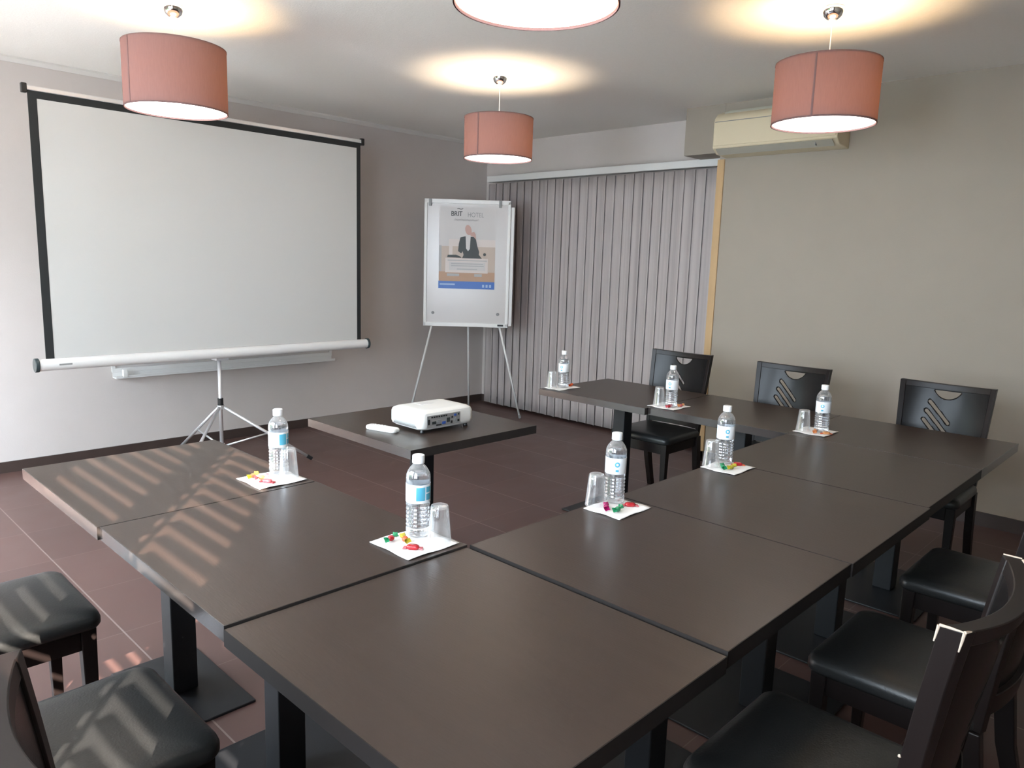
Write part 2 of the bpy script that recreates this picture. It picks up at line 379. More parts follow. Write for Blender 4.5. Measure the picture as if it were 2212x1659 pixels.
# ------------------------------------------------------------------ tables
def make_table(x0, x1, y0, y1, label, group='dark tables of the U-shaped row', top=.75, rot=0, px=.29, py=.22, ox=0, oy=0, band='tedge', name='conference_table'):
    mx, my = (x0+x1)/2, (y0+y1)/2; hw, hd = (x1-x0)/2, (y1-y0)/2
    t = thing(name, label, 'table', (mx, my, 0), rot, group)
    e = .0018
    finish('tabletop', B(-hw+e, hw-e, -hd+e, hd-e, top-.038, top), M['table'], t)
    bm = bmesh.new(); z0, z1 = top-.0378, top-.0004
    box(bm, -hw, -hw+e, -hd, hd, z0, z1); box(bm, hw-e, hw, -hd, hd, z0, z1); box(bm, -hw+e, hw-e, -hd, -hd+e, z0, z1); box(bm, -hw+e, hw-e, hd-e, hd, z0, z1)
    finish('edge_band', bm, M[band], t)
    finish('column', B(ox-.042, ox+.042, oy-.042, oy+.042, .009, top-.05), M['blackmetal'], t, bevel=.004)
    finish('base_plate', B(ox-px, ox+px, oy-py, oy+py, 0, .009), M['blackmetal'], t, bevel=.003)
    bm = bmesh.new(); box(bm, -.20+ox, .20+ox, -.03+oy, .03+oy, top-.05, top-.038); box(bm, -.03+ox, .03+ox, -.25+oy, .25+oy, top-.0495, top-.0385)
    finish('support_bracket', bm, M['blackmetal'], t, bevel=.002)
    return t
G = .006
make_table(.64, 1.33, 2.2105, 2.99, 'square dark table at the far end of the left arm, in striped sunlight', px=.15, py=.25, ox=-.025, oy=-.11)
make_table(.645, 1.332, 1.431, 2.2065, 'middle dark table of the left arm, crossed by sun stripes', rot=R(-.25), px=.24, py=.25)
make_table(.64, 1.326, .646, 1.427, 'corner dark table nearest the camera where left arm meets the front row', top=.745, band='tshaded')
make_table(1.3355, 2.0085, .650, 1.425, 'second dark table of the front row, next to the nearest corner table', band='tshaded')
make_table(2.0115, 2.708, .646, 1.421, 'third dark table of the front row, under the bottle with small teal emblem', band='tshaded')
make_table(2.7115, 3.4265, .652, 1.465, 'fourth dark table of the front row, left of the far right corner', band='tshaded')
make_table(3.4285, 4.122, .652, 1.4695, 'dark corner table at the far right end of the front row')
make_table(3.43, 4.115, 1.4715, 2.2515, 'middle dark table of the right arm beside the far wall chairs')
make_table(3.40, 4.105, 2.254, 3.035, 'dark table ending the right arm in front of the vertical blind')
make_table(1.845, 2.605, 2.332, 3.118, 'separate dark table carrying the projector inside the U', group='free-standing table')

# ------------------------------------------------------------------ chairs
BOW = .052
def back_pt(u, z, off=0):
    "u -1..1 across, z height, off = shift along the thickness"
    t = (z-.42)/.54
    w = .198+.026*t; y0 = -.185-.045*t-.02*t*t
    return Vector((u*w, y0-BOW*(1-u*u)*(.55+.45*t)+off, z-.010*(1-u*u)*max(0, t)))
def capsule_sdf(px, pz, a, b, r):
    pa = Vector((px-a[0], pz-a[1])); ba = Vector((b[0]-a[0], b[1]-a[1]))
    hh = max(0, min(1, pa.dot(ba)/ba.dot(ba))); return (pa-ba*hh).length-r
ZT = .96
def holes(px, pz):
    "positive outside the holes"
    s = min(capsule_sdf(px, pz, (.076, ZT-.100), (-.022, ZT-.205), .0085),
            capsule_sdf(px, pz, (.086, ZT-.150), (-.012, ZT-.255), .0085),
            capsule_sdf(px, pz, (.094, ZT-.200), (-.002, ZT-.305), .0085))
    # half moon, flat side up
    cxx, czz, rr = 0, ZT-.030+.018, .066
    moon = max(math.hypot(px-cxx, pz-czz)-rr, pz-(ZT-.036))
    return min(s, moon)
def back_panel():
    bm = bmesh.new(); nu, nz = 92, 84; z0, z1 = .505, ZT-.022
    def P(i, j):
        u = -.93+1.86*i/nu; z = z0+(z1-z0)*j/nz; return u, z
    keep = set(); cell = .0052
    for i in range(nu):
        for j in range(nz):
            u, z = P(i+.5, j+.5)
            if holes(u*.215, z) > 0: keep.add((i, j))
    vs = {}
    def V(i, j):
        if (i, j) in vs: return vs[i, j]
        u, z = P(i, j); x = u*.215; s = holes(x, z)
        nb = [(i-1, j-1), (i, j-1), (i-1, j), (i, j)]
        if 0 < i < nu and 0 < j < nz and any(n not in keep for n in nb) and abs(s) < cell:
            e = 1e-4; gx = (holes(x+e, z)-s)/e; gz = (holes(x, z+e)-s)/e; L = math.hypot(gx, gz) or 1
            x -= s*gx/L; z -= s*gz/L; u = x/.215
        vs[i, j] = bm.verts.new(back_pt(u, z, .006)); return vs[i, j]
    for (i, j) in keep:
        bm.faces.new((V(i, j), V(i+1, j), V(i+1, j+1), V(i, j+1)))
    return bm
def strip(bm, pts_a, pts_b, thick):
    "ribbon between two polylines, given thickness along +-y"
    n = len(pts_a); rows = []
    for a, b in zip(pts_a, pts_b):
        rows.append([bm.verts.new(a+Vector((0, thick/2, 0))), bm.verts.new(b+Vector((0, thick/2, 0))), bm.verts.new(b-Vector((0, thick/2, 0))), bm.verts.new(a-Vector((0, thick/2, 0)))])
    for p, q in zip(rows, rows[1:]):
        for k in range(4): bm.faces.new((p[k], p[(k+1)%4], q[(k+1)%4], q[k]))
    bm.faces.new(rows[0][::-1]); bm.faces.new(rows[-1])
def make_chair(label, group, loc, rz):
    t = thing('dining_chair', label, 'chair', loc, rz, group)
    # seat cushion
    bm = bmesh.new(); rings = []
    for z, ins, in ((.428, .004), (.436, 0), (.452, 0), (.464, .004), (.472, .013), (.477, .032), (.481, .075), (.484, .14)):
        rings.append([bm.verts.new((x, y+.012, z)) for x, y in rrect(.432-2*ins, .425-2*ins, max(.042-ins*.1, .02), 7, taper=.05)])
    n = len(rings[0])
    for a, b in zip(rings, rings[1:]):
        for i in range(n): bm.faces.new((a[i], a[(i+1)%n], b[(i+1)%n], b[i]))
    bm.faces.new(rings[0][::-1]); bm.faces.new(rings[-1])
    finish('seat', bm, M['leather'], t, smooth=True)
    # apron
    bm = bmesh.new()
    for s in (-1, 1): box(bm, s*.185-.011, s*.185+.011, -.155, .175, .362, .428)
    box(bm, -.165, .165, .180, .202, .362, .428); box(bm, -.16, .16, -.182, -.160, .362, .428)
    finish('seat_frame', bm, M['woodchair'], t, bevel=.002)
    for s in (-1, 1):
        bm = bmesh.new(); a, b = .014, .021
        hexa(bm, [(s*.186-a, .188-a, 0), (s*.186+a, .188-a, 0), (s*.186+a, .188+a, 0), (s*.186-a, .188+a, 0)],
             [(s*.186-b, .185-b, .428), (s*.186+b, .185-b, .428), (s*.186+b, .185+b, .428), (s*.186-b, .185+b, .428)])
        finish('leg', bm, M['woodchair'], t, bevel=.003)
    for s in (-1, 1):
        bm = bmesh.new()
        pr = [(0, -.262, .017, .020), (.22, -.205, .018, .024), (.43, -.178, .019, .026)]
        vs = []
        for z, y, a, b in pr:
            vs.append([bm.verts.new((s*.190+dx*a, y+dy*b, z)) for dx, dy in ((-1,-1),(1,-1),(1,1),(-1,1))])
        for p, q in zip(vs, vs[1:]):
            for k in range(4): bm.faces.new((p[k], p[(k+1)%4], q[(k+1)%4], q[k]))
        bm.faces.new(vs[0][::-1]); bm.faces.new(vs[-1])
        finish('leg', bm, M['woodchair'], t, bevel=.003)
    # back frame: two side posts, a top rail and a bottom rail
    bf = bmesh.new(); n = 16
    for s in (-1, 1):
        za = [.43+(ZT-.43)*i/n for i in range(n+1)]
        strip(bf, [back_pt(s*1.0, z) for z in za], [back_pt(s*.885, z) for z in za], .036)
    for za, zb in ((ZT, ZT-.030), (.53, .475)):
        us = [-.97+1.94*i/24 for i in range(25)]
        strip(bf, [back_pt(u, za) for u in us], [back_pt(u, zb) for u in us], .032)
    finish('back_frame', bf, M['woodchair'], t, bevel=.002, auto=30)
    p = finish('back_panel', back_panel(), M['panel'], t, smooth=True)
    so_ = p.modifiers.new('solid', 'SOLIDIFY'); so_.thickness = .014; so_.offset = 0
    return t
gch = 'dark dining chairs around the U-shaped tables'
ch = make_chair('dark chair at the right arm, farthest of the three, its back before the wood strip', gch, (4.115, 2.625, 0), R(90))
def C(x, y, rz, label): return dup_thing(ch, (x, y, 0), R(rz), label)
C(4.115, 1.86, 90, 'dark chair at the right arm, middle of the three backs by the beige wall')
C(4.115, 1.035, 90, 'dark chair at the right arm, nearest and largest back by the beige wall')
c3 = C(1.53, .51, 0, 'dark chair at the front row nearest the camera, with the chipped backrest corner')
C(2.185, .51, 0, 'dark chair at the front row, middle one of the three seats, glossy seat edge')
C(2.97, .51, 0, 'dark chair at the front row, farthest of the three seats from the camera')
C(.435, 2.478, -90, 'dark chair at the left arm, farthest on the left, seat crossed by sun bars')
C(.43, 1.685, -90, 'dark chair at the left arm with a zigzag of sunlight on its seat')
C(.465, .945, -90, 'dark chair on the left of which only the curved backrest edge shows')
# chipped corner, on the nearest chair only
def chip(bm):
    o = finish('chipped_edge', bm, M['chip'], c3); o['label'] = 'bare pale wood where the dark finish is chipped'
for a, b in (((-1.0, ZT+.0008, .018), (-1.0, ZT+.0008, -.018)), ((-1.0, ZT+.0008, -.0185), (-.93, ZT+.0008, -.0175)), ((-1.0, ZT, -.0185), (-1.0, ZT-.035, -.0187)), ((-1.0, ZT, .0185), (-1.0, ZT-.03, .0187))):
    bm = bmesh.new(); pa, pb = back_pt(*a), back_pt(*b); tube(bm, [pa, (pa+pb)/2+Vector((.0008, 0, 0)), pb], [.0028, .0022, .0012], 8); chip(bm)
for z, dy in ((.60, -.0185), (.575, -.0185), (.645, -.0185), (.70, .0185)):
    bm = bmesh.new(); pa = back_pt(-.995, z, dy); bmesh.ops.create_icosphere(bm, subdivisions=1, radius=.0035, matrix=Matrix.Translation(pa)); chip(bm)
for u in (.97,):
    bm = bmesh.new(); pa, pb = back_pt(u, ZT, -.016), back_pt(.85, ZT, -.016); tube(bm, [pa, pb], [.0028, .001], 8); chip(bm)
    bm = bmesh.new(); pa, pb = back_pt(1, ZT, .016), back_pt(1, ZT, -.016); tube(bm, [pa, pb], .0022, 8); chip(bm)

# ------------------------------------------------------------------ place settings
def make_napkin(x0, x1, y0, y1, label, rz=0):
    bm = bmesh.new(); n = 14; w, d = x1-x0, y1-y0; g = []
    ph = random.uniform(0, 6)
    for i in range(n+1):
        row = []
        for j in range(n+1):
            u, v = i/n-.5, j/n-.5; e = max(abs(u), abs(v))*2
            z = .0012+max(0, e-.82)*.016*(.5+.5*sin(ph+5*math.atan2(v, u)))
            row.append(bm.verts.new((u*w, v*d, z)))
        g.append(row)
    for i in range(n):
        for j in range(n): bm.faces.new((g[i][j], g[i+1][j], g[i+1][j+1], g[i][j+1]))
    o = finish('paper_napkin', bm, M['paper'], None, smooth=True, loc=((x0+x1)/2, (y0+y1)/2, .7502), rot=(0, 0, rz))
    s = o.modifiers.new('solid', 'SOLIDIFY'); s.thickness = .001; s.offset = 1
    return tag(o, label, 'napkin', 'white paper napkins under the place settings')
def make_bottle(label, loc, rz):
    t = thing('water_bottle', label, 'bottle', loc, rz, 'small water bottles on the tables')
    prof = [(.020, .004), (.027, .0015), (.0315, .003), (.0335, .010), (.034, .018)]
    z = .022
    for k in range(6):
        prof += [(.034, z), (.0318, z+.004), (.0318, z+.0065), (.034, z+.0105)]; z += .0115
    prof += [(.034, .096), (.0338, .099), (.0338, .153), (.034, .156), (.0342, .168), (.0328, .178), (.028, .189), (.0215, .198), (.0155, .204), (.0125, .208), (.0120, .214)]
    bm = bmesh.new(); lathe(bm, prof, 48); finish('bottle_body', bm, M['pet'], t, auto=60)
    wp = [(r-.0012, max(z, .003)) for r, z in prof if z < .186]; bm = bmesh.new(); lathe(bm, wp, 48); finish('water', bm, M['water'], t, auto=60)
    bm = bmesh.new(); lathe(bm, [(.03430, .0995), (.03455, .1000), (.03455, .152), (.03430, .1525)], 48, caps=False); lb = finish('label', bm, M['label'], t, smooth=True)
    lb['label'] = 'white label with teal blue print'
    bm = bmesh.new(); rr = []
    prof = [(.0165, .2085), (.0168, .210), (.0168, .2285), (.0160, .231), (.010, .2316)]
    for r, z in prof:
        rr.append([bm.verts.new(((r+(.0004 if k % 2 else 0))*cos(2*pi*k/60), (r+(.0004 if k % 2 else 0))*sin(2*pi*k/60), z)) for k in range(60)])
    for a, b in zip(rr, rr[1:]):
        for i in range(60): bm.faces.new((a[i], a[(i+1)%60], b[(i+1)%60], b[i]))
    bm.faces.new(rr[0][::-1]); bm.faces.new(rr[-1])
    cp = finish('cap', bm, M['cap'], t, auto=50); cp['label'] = 'white screw cap'
    return t
def make_cup(label, loc):
    out = [(.0335, 0), (.0342, .002), (.0330, .006), (.0285, .060), (.0250, .098), (.0235, .103), (.020, .1045), (.004, .1045)]
    inn = [(.004, .096), (.0215, .096), (.0238, .092), (.0272, .060), (.0318, .006), (.0325, .0)]
    bm = bmesh.new(); rings = lathe(bm, out+inn, 48, caps=False)
    a, b = rings[0], rings[-1]
    for i in range(48): bm.faces.new((b[i], b[(i+1)%48], a[(i+1)%48], a[i]))
    bm.faces.new(rings[7]); bm.faces.new(rings[8][::-1])
    o = finish('drinking_glass', bm, M['cup'], None, auto=50, loc=loc)
    return tag(o, label, 'glass', 'clear glasses turned upside down on the napkins')
def make_candy(kind, colour, loc, rz, label, twist=None):
    if kind == 'lozenge':
        t = thing('wrapped_candy', label, 'candy', loc, rz, 'wrapped candies on the napkins')
        bm = bmesh.new(); prof = rrect(.036, .019, .009, 6); lev = [(0, .80), (.002, .95), (.006, 1), (.010, .92), (.0125, .65)]
        rings = [[bm.verts.new((x*s, y*s, z)) for x, y in prof] for z, s in lev]; n = len(prof)
        for a, b in zip(rings, rings[1:]):
            for i in range(n): bm.faces.new((a[i], a[(i+1)%n], b[(i+1)%n], b[i]))
        bm.faces.new(rings[0][::-1]); bm.faces.new(rings[-1])
        finish('candy_body', bm, M[colour], t, smooth=True)
        for s in (-1, 1):
            bm = bmesh.new()
            pts = [(s*.0165, -.007, .002), (s*.0165, .007, .002), (s*.0265, .0085, .0005), (s*.0275, -.0085, .0005)]
            hexa(bm, pts, [(x*.99, y, z+.004) for x, y, z in pts]); finish('wrapper_end', bm, M[twist or colour], t, bevel=.001)
        return t
    t = thing('wrapped_candy', label, 'candy', loc, rz, 'wrapped candies on the napkins')
    bm = bmesh.new(); bmesh.ops.create_icosphere(bm, subdivisions=2, radius=.0095, matrix=Matrix.Translation((0, 0, .0085)) @ Matrix.Diagonal((1.15, 1, .85, 1)))
    finish('candy_body', bm, M[colour], t, smooth=True)
    for s in (-1, 1):
        bm = bmesh.new(); c = bm.verts.new((s*.009, 0, .009)); rim = []
        for k in range(9):
            a = pi*2*k/9; rr = .009+.003*(k % 2)
            rim.append(bm.verts.new((s*(.021+.003*(k % 2)), rr*cos(a), .011+rr*.75*sin(a))))
        for k in range(9): bm.faces.new((c, rim[k], rim[(k+1)%9]))
        o = finish('wrapper_twist', bm, M[twist or colour], t); mm = o.modifiers.new('solid', 'SOLIDIFY'); mm.thickness = .0006
    return t
where = ['at the inner corner nearest the camera', 'at the far end of the left arm', 'second from the nearest corner along the front row', 'third place setting along the front row',
         'at the far right corner table', 'in the middle of the right arm', 'at the far end of the right arm before the blind']
naps = [(1.14, 1.317, 1.447, 1.617), (1.14, 1.317, 2.236, 2.402), (1.811, 1.984, 1.268, 1.408), (2.547, 2.72, 1.274, 1.418), (3.49, 3.668, 1.312, 1.465), (3.466, 3.648, 2.116, 2.284), (3.437, 3.642, 2.902, 3.025)]
shapes = ['flat square white napkin', 'bright sunlit square white napkin', 'white napkin with three candies', 'white napkin with curled edge', 'white napkin', 'small white napkin', 'small pale napkin']
for (a, b, c, d), s, wv in zip(naps, shapes, where): make_napkin(a, b, c, d, s+' '+wv)
ZN = .7528
bot = [(1.274, 1.575), (1.286, 2.374), (1.945, 1.388), (2.690, 1.396), (3.585, 1.365), (3.552, 2.185), (3.550, 2.966)]
brz = [R(-100), R(-75), R(150-240), R(95), R(20), R(60), R(80)]
brz = [R(-95), R(-70), R(90), R(85), R(60), R(55), R(60)]
bl = ['largest water bottle in view, teal label,', 'sunlit water bottle with blue label patch', 'water bottle with small round label emblem', 'water bottle with small teal emblem', 'water bottle with cream label', 'small looking water bottle', 'farthest water bottle']
b0 = make_bottle(bl[0]+' '+where[0], (*bot[0], ZN), brz[0])
for i in range(1, 7): dup_thing(b0, (*bot[i], ZN), brz[i], bl[i]+' '+where[i])
cups = [(1.285, 1.495), (1.284, 2.302), (1.868, 1.405), (2.600, 1.402), (3.545, 1.437), (3.535, 2.252), (3.484, 3.004)]
k0 = make_cup('clear upturned glass '+where[0], (*cups[0], ZN))
for i in range(1, 7): dup_thing(k0, (*cups[i], ZN), 0, 'clear upturned glass '+where[i])
cand = [('twist', 'red', 'green', (1.187, 1.583), 20, 'red candy with green and yellow twist left on the nearest napkin'),
        ('lozenge', 'red', 'pink', (1.196, 1.498), -50, 'flat red wrapped candy at the front of the nearest napkin'),
        ('twist', 'orange', 'yellow', (1.212, 1.553), 70, 'small orange candy between red candy and bottle on the nearest napkin'),
        ('twist', 'peach', 'yellow', (1.186, 2.372), 30, 'pale yellow wrapped candy on the sunlit napkin, left end'),
        ('lozenge', 'pink', 'red', (1.197, 2.290), -60, 'pinkish red wrapped candy on the sunlit napkin, front'),
        ('twist', 'peach', 'pink', (1.199, 2.335), 0, 'peach candy in the middle of the sunlit napkin'),
        ('twist', 'magenta', 'magenta', (1.856, 1.352), 40, 'magenta wrapped candy beside a green one on the front row'),
        ('twist', 'green', 'green', (1.869, 1.317), 10, 'green wrapped candy beside the magenta one on the front row'),
        ('lozenge', 'red', 'pink', (1.943, 1.322), -47, 'long red wrapped candy right of the magenta and green ones'),
        ('twist', 'green', 'green', (2.595, 1.346), 40, 'dark green wrapped candy beside a yellow one on the front row'),
        ('twist', 'yellow', 'yellow', (2.622, 1.325), 0, 'yellow wrapped candy beside the dark green one'),
        ('lozenge', 'red', 'orange', (2.690, 1.334), -47, 'dark red flat candy behind the yellow one'),
        ('twist', 'orange', 'peach', (3.538, 1.375), 15, 'orange candy at the foot of the bottle on the far corner table'),
        ('lozenge', 'peach', 'orange', (3.560, 1.330), -50, 'peach coloured flat candy in front of the far corner bottle'),
        ('twist', 'red', 'pink', (3.515, 2.175), 0, 'red candy at the foot of the right arm middle bottle'),
        ('twist', 'pink', 'peach', (3.590, 2.145), 0, 'small pink candy right of the middle bottle on the right arm'),
        ('twist', 'orange', 'orange', (3.615, 2.960), 20, 'orange brown candy beside the farthest bottle')]
for kind, c1, c2, (x, y), a, lab in cand: make_candy(kind, c1, (x, y, ZN), R(a), lab, c2)

# ------------------------------------------------------------------ projector and remote
pj = thing('projector', 'white digital projector with its connector panel facing the front row', 'projector', (2.21, 2.637, .75))
bm = bmesh.new(); rings = []
for z, ins in ((.014, .014), (.022, .004), (.035, 0), (.078, 0), (.090, .004), (.098, .016), (.101, .045)):
    rings.append([bm.verts.new((x, y, z)) for x, y in rrect(.318-2*ins, .236-2*ins, .028, 6)])
n = len(rings[0])
for a, b in zip(rings, rings[1:]):
    for i in range(n): bm.faces.new((a[i], a[(i+1)%n], b[(i+1)%n], b[i]))
bm.faces.new(rings[0][::-1]); bm.faces.new(rings[-1])
finish('housing', bm, M['white'], pj, auto=35)
pp = finish('connector_panel', B(-.128, .070, -.1205, -.1165, .026, .080), M['port'], pj, bevel=.001); pp['label'] = 'grey panel with dark sockets'
def port(x, z, w, hh, mm): finish('socket', B(x-w/2, x+w/2, -.1225, -.1195, z-hh/2, z+hh/2), mm, pp)
port(-.118, .052, .009, .024, M['black'])
for i in range(7): port(-.100+i*.014, .072, .008, .006, M['black'])
for x, z, w_, h_, mm in ((-.088, .046, .022, .012, M['ink']), (-.058, .052, .024, .010, M['greyp']), (-.030, .040, .020, .012, M['portblue']), (-.004, .050, .018, .020, M['ink']),
                         (.016, .038, .010, .012, M['black']), (.020, .060, .008, .008, M['black']), (.038, .068, .014, .010, M['portblue']), (.040, .046, .012, .016, M['greyp']), (.058, .040, .010, .010, M['black']),
                         (-.060, .034, .030, .006, M['black']), (.058, .070, .008, .008, M['ink'])):
    port(x, z, w_, h_, mm)
bm = bmesh.new()
for i in range(7): box(bm, -.1605, -.158, -.085+i*.002, .085-i*.002, .024+i*.0025, .0252+i*.0025)
finish('side_vent', bm, M['greyp'], pj)
bm = bmesh.new(); lathe(bm, [(.030, 0), (.031, .004), (.027, .012), (.022, .012), (.018, .004)], 32)
finish('lens', bm, M['black'], pj, loc=(.085, .116, .058), rot=(R(-90), 0, 0))
bm = bmesh.new(); box(bm, -.05, .03, .02, .07, .1005, .1022); finish('button_pad', bm, M['white2'], pj, bevel=.0006)
for x, y in ((-.13, -.09), (.13, -.09), (0, .09)):
    bm = bmesh.new(); lathe(bm, [(.010, 0), (.011, .003), (.008, .016)], 16, x, y); finish('foot', bm, M['black'], pj)
rm = thing('remote_control', 'small white remote control lying beside the projector', 'remote control', (1.975, 2.700, .75), R(-75))
bm = bmesh.new(); rings = []
for z, ins in ((0, .003), (.004, 0), (.013, 0), (.018, .003), (.020, .010)):
    rings.append([bm.verts.new((x, y, z)) for x, y in rrect(.165-2*ins, .052-2*ins, .014, 5)])
n = len(rings[0])
for a, b in zip(rings, rings[1:]):
    for i in range(n): bm.faces.new((a[i], a[(i+1)%n], b[(i+1)%n], b[i]))
bm.faces.new(rings[0][::-1]); bm.faces.new(rings[-1]); finish('remote_body', bm, M['white'], rm, auto=40)
for i in range(4):
    for j in (-1, 0, 1):
        bm = bmesh.new(); lathe(bm, [(.0035, .0198), (.0032, .0212)], 10, -.05+i*.018, j*.013); finish('button', bm, M['white2'], rm)

# ------------------------------------------------------------------ projection screen on tripod
YSN = 5.05; PXC = 2.322
def sx(x): return x-PXC
sc = thing('projection_screen', 'large white projection screen with black border standing on a silver tripod', 'projection screen', (PXC, YSN, 0))
ST, SB = 2.40, .865; L0, L1 = sx(1.245), sx(3.475)
finish('screen_fabric', B(L0+.045, L1-.035, -.0012, .0012, SB, ST-.05), M['screen'], sc)
bm = bmesh.new()
box(bm, L0, L0+.045, -.0022, .0022, SB-.01, ST-.008); box(bm, L1-.035, L1, -.0022, .0022, SB-.01, ST-.008); box(bm, L0, L1, -.0024, .0024, ST-.05, ST-.006)
bd = finish('screen_border', bm, M['screenblack'], sc); bd['label'] = 'black border'
bm = bmesh.new(); box(bm, L0-.012, L1+.012, -.010, .010, ST-.010, ST+.016); finish('top_bar', bm, M['alu'], sc, bevel=.004)
for s, x in ((-1, L0-.016), (1, L1+.016)):
    bm = bmesh.new(); box(bm, x-.014, x+.014, -.016, .016, ST-.026, ST+.026); e_ = finish('bar_cap', bm, M['black'], sc, bevel=.004)
# roller housing (rounded case)
H0, H1 = sx(1.205), sx(3.525); hz = .828
bm = bmesh.new(); prism(bm, [(.034*cos(t)*1.0, hz+.036*sin(t)) for t in [2*pi*i/24 for i in range(24)]], 'x', H0, H1)
finish('roller_case', bm, M['white2'], sc, auto=35)
for a in (H0, H1):
    s = -1 if a == H0 else 1
    bm = bmesh.new(); prism(bm, [(.039*cos(t), hz+.042*sin(t)) for t in [2*pi*i/24 for i in range(24)]], 'x', a, a+s*.022); finish('end_cap', bm, M['darkgreen'], sc, bevel=.003, auto=35)
bm = bmesh.new(); box(bm, H0+.10, H0+.17, -.0350, -.0335, hz-.004, hz+.006); finish('maker_plate', bm, M['greyp'], sc)
# pole, collar, tripod
py = .05
bm = bmesh.new(); tube(bm, [(0, py, .12), (0, py, .80)], .013, 16); finish('pole', bm, M['alu'], sc, smooth=True)
bm = bmesh.new(); tube(bm, [(0, py+.016, .80), (0, py+.016, ST+.02)], .010, 12); tube(bm, [(0, py+.016, ST+.01), (0, .0, ST+.012)], .006, 8)
finish('upper_pole', bm, M['alu'], sc, smooth=True)
finish('case_bracket', B(-.045, .045, -.005, py+.03, hz-.052, hz-.034), M['alu'], sc, bevel=.003)
bm = bmesh.new(); tube(bm, [(0, py, .445), (0, py, .50)], .019, 16); finish('collar', bm, M['black'], sc)
for ang, rr in ((-22, .62), (98, .60), (218, .62)):
    c_, s_ = cos(R(ang)), sin(R(ang)); bm = bmesh.new()
    top = Vector((c_*.02, py+s_*.02, .435)); foot = Vector((c_*rr, py+s_*rr, .014))
    if py+YSN+s_*rr > 5.8: foot = Vector((c_*.6, py+s_*.6, .014))
    tube(bm, [top, foot], .0105, 10); lg = finish('leg', bm, M['alu'], sc, smooth=True)
    bm = bmesh.new(); d = (foot-top).normalized(); tube(bm, [foot-d*.03, foot+d*.012], .0135, 10); ft = finish('rubber_foot', bm, M['black'], lg)
    bm = bmesh.new(); mid = top.lerp(foot, .5); tube(bm, [Vector((c_*.012, py+s_*.012, .15)), mid], .007, 8); finish('brace', bm, M['alu'], sc, smooth=True)
bm = bmesh.new(); tube(bm, [(0, py, .42), (0, py, .45)], .024, 16); tube(bm, [(0, py, .13), (0, py, .17)], .020, 16); finish('hub', bm, M['alu'], sc)

# whiteboard on the wall behind the screen
wb = thing('whiteboard', 'white wall board hidden behind the projection screen, its lower tray showing', 'whiteboard', (2.78, YS, 0))
finish('board_face', B(-.90, .90, -.018, -.004, .66, 1.86), M['board'], wb, bevel=.002)
bm = bmesh.new(); box(bm, -.925, .925, -.024, -.002, .630, .66); box(bm, -.925, .925, -.024, -.002, 1.86, 1.885); box(bm, -.925, -.90, -.024, -.002, .66, 1.86); box(bm, .90, .925, -.024, -.002, .66, 1.86)
finish('board_frame', bm, M['white2'], wb, bevel=.002)
bm = bmesh.new(); box(bm, -.92, .92, -.085, -.024, .590, .600); box(bm, -.92, .92, -.024, -.010, .590, .63); box(bm, -.92, .92, -.085, -.080, .60, .612); finish('pen_tray', bm, M['white2'], wb, bevel=.002)
bm = bmesh.new(); box(bm, -.87, -.84, -.092, -.06, .60, .655); finish('eraser', bm, M['white'], wb, bevel=.003)

# ------------------------------------------------------------------ flip chart
fc = thing('flip_chart', 'white flip chart easel on thin tripod legs in the corner', 'flip chart', (4.775, 5.222, 0), R(-45))
# local: x along the board (to the right in the photo), -y towards the room
TL = R(0)
bz0, bz1, bw = .905, 2.065, .40
bm = bmesh.new()
prism(bm, rrect(2*bw-.012, .024, .008, 4), 'z', bz0, bz1)
finish('board', bm, M['board'], fc, bevel=.004)
bm = bmesh.new()
for x0, x1, z0, z1 in ((-bw, -bw+.03, bz0, bz1), (bw-.03, bw, bz0, bz1), (-bw, bw, bz0-.006, bz0+.034), (-bw, bw, bz1-.034, bz1+.006)):
    box(bm, x0, x1, -.020, .018, z0, z1)
finish('board_frame', bm, M['white2'], fc, bevel=.006, seg=3)
bm = bmesh.new(); box(bm, bw-.002, bw+.034, -.004, .028, bz0+.01, bz1-.05); finish('side_extension', bm, M['white2'], fc, bevel=.006)
for x in (-bw+.055, bw-.10):
    bm = bmesh.new(); box(bm, x-.013, x+.013, -.030, -.018, bz1-.060, bz1+.004); c_ = finish('paper_clamp', bm, M['greyp'], fc, bevel=.003)
bm = bmesh.new(); box(bm, bw-.10, bw-.045, -.027, -.019, bz0+.008, bz0+.024); finish('brand_plate', bm, M['black'], fc, bevel=.001)
for x in (-bw+.09, bw-.10):
    bm = bmesh.new(); lathe(bm, [(.014, 0), (.014, .006), (.010, .009)], 20)
    mg = finish('magnet', bm, M['greyp'], None, loc=Vector((4.775, 5.222, bz0+.12))+Matrix.Rotation(R(-45), 3, 'Z') @ Vector((x, -.0125, 0)), rot=(R(90), 0, R(-45)))
    tag(mg, 'round grey magnet on the flip chart, lower '+('left' if x < 0 else 'right')+' corner', 'magnet', 'round magnets on the flip chart')
def leg(p, q, r=.010):
    bm = bmesh.new(); p, q = Vector(p), Vector(q); tube(bm, [p, q], r, 10); l = finish('leg', bm, M['white2'], fc, smooth=True)
    bm = bmesh.new(); d = (q-p).normalized(); tube(bm, [q-d*.03, q+d*.002], r*1.35, 10); finish('rubber_foot', bm, M['greyp'], l)
leg((-.315, .0, bz0+.02), (-.53, .03, .014)); leg((.315, 0, bz0+.02), (.545, .09, .014)); leg((.0, .03, 1.80), (.03, .42, .014))
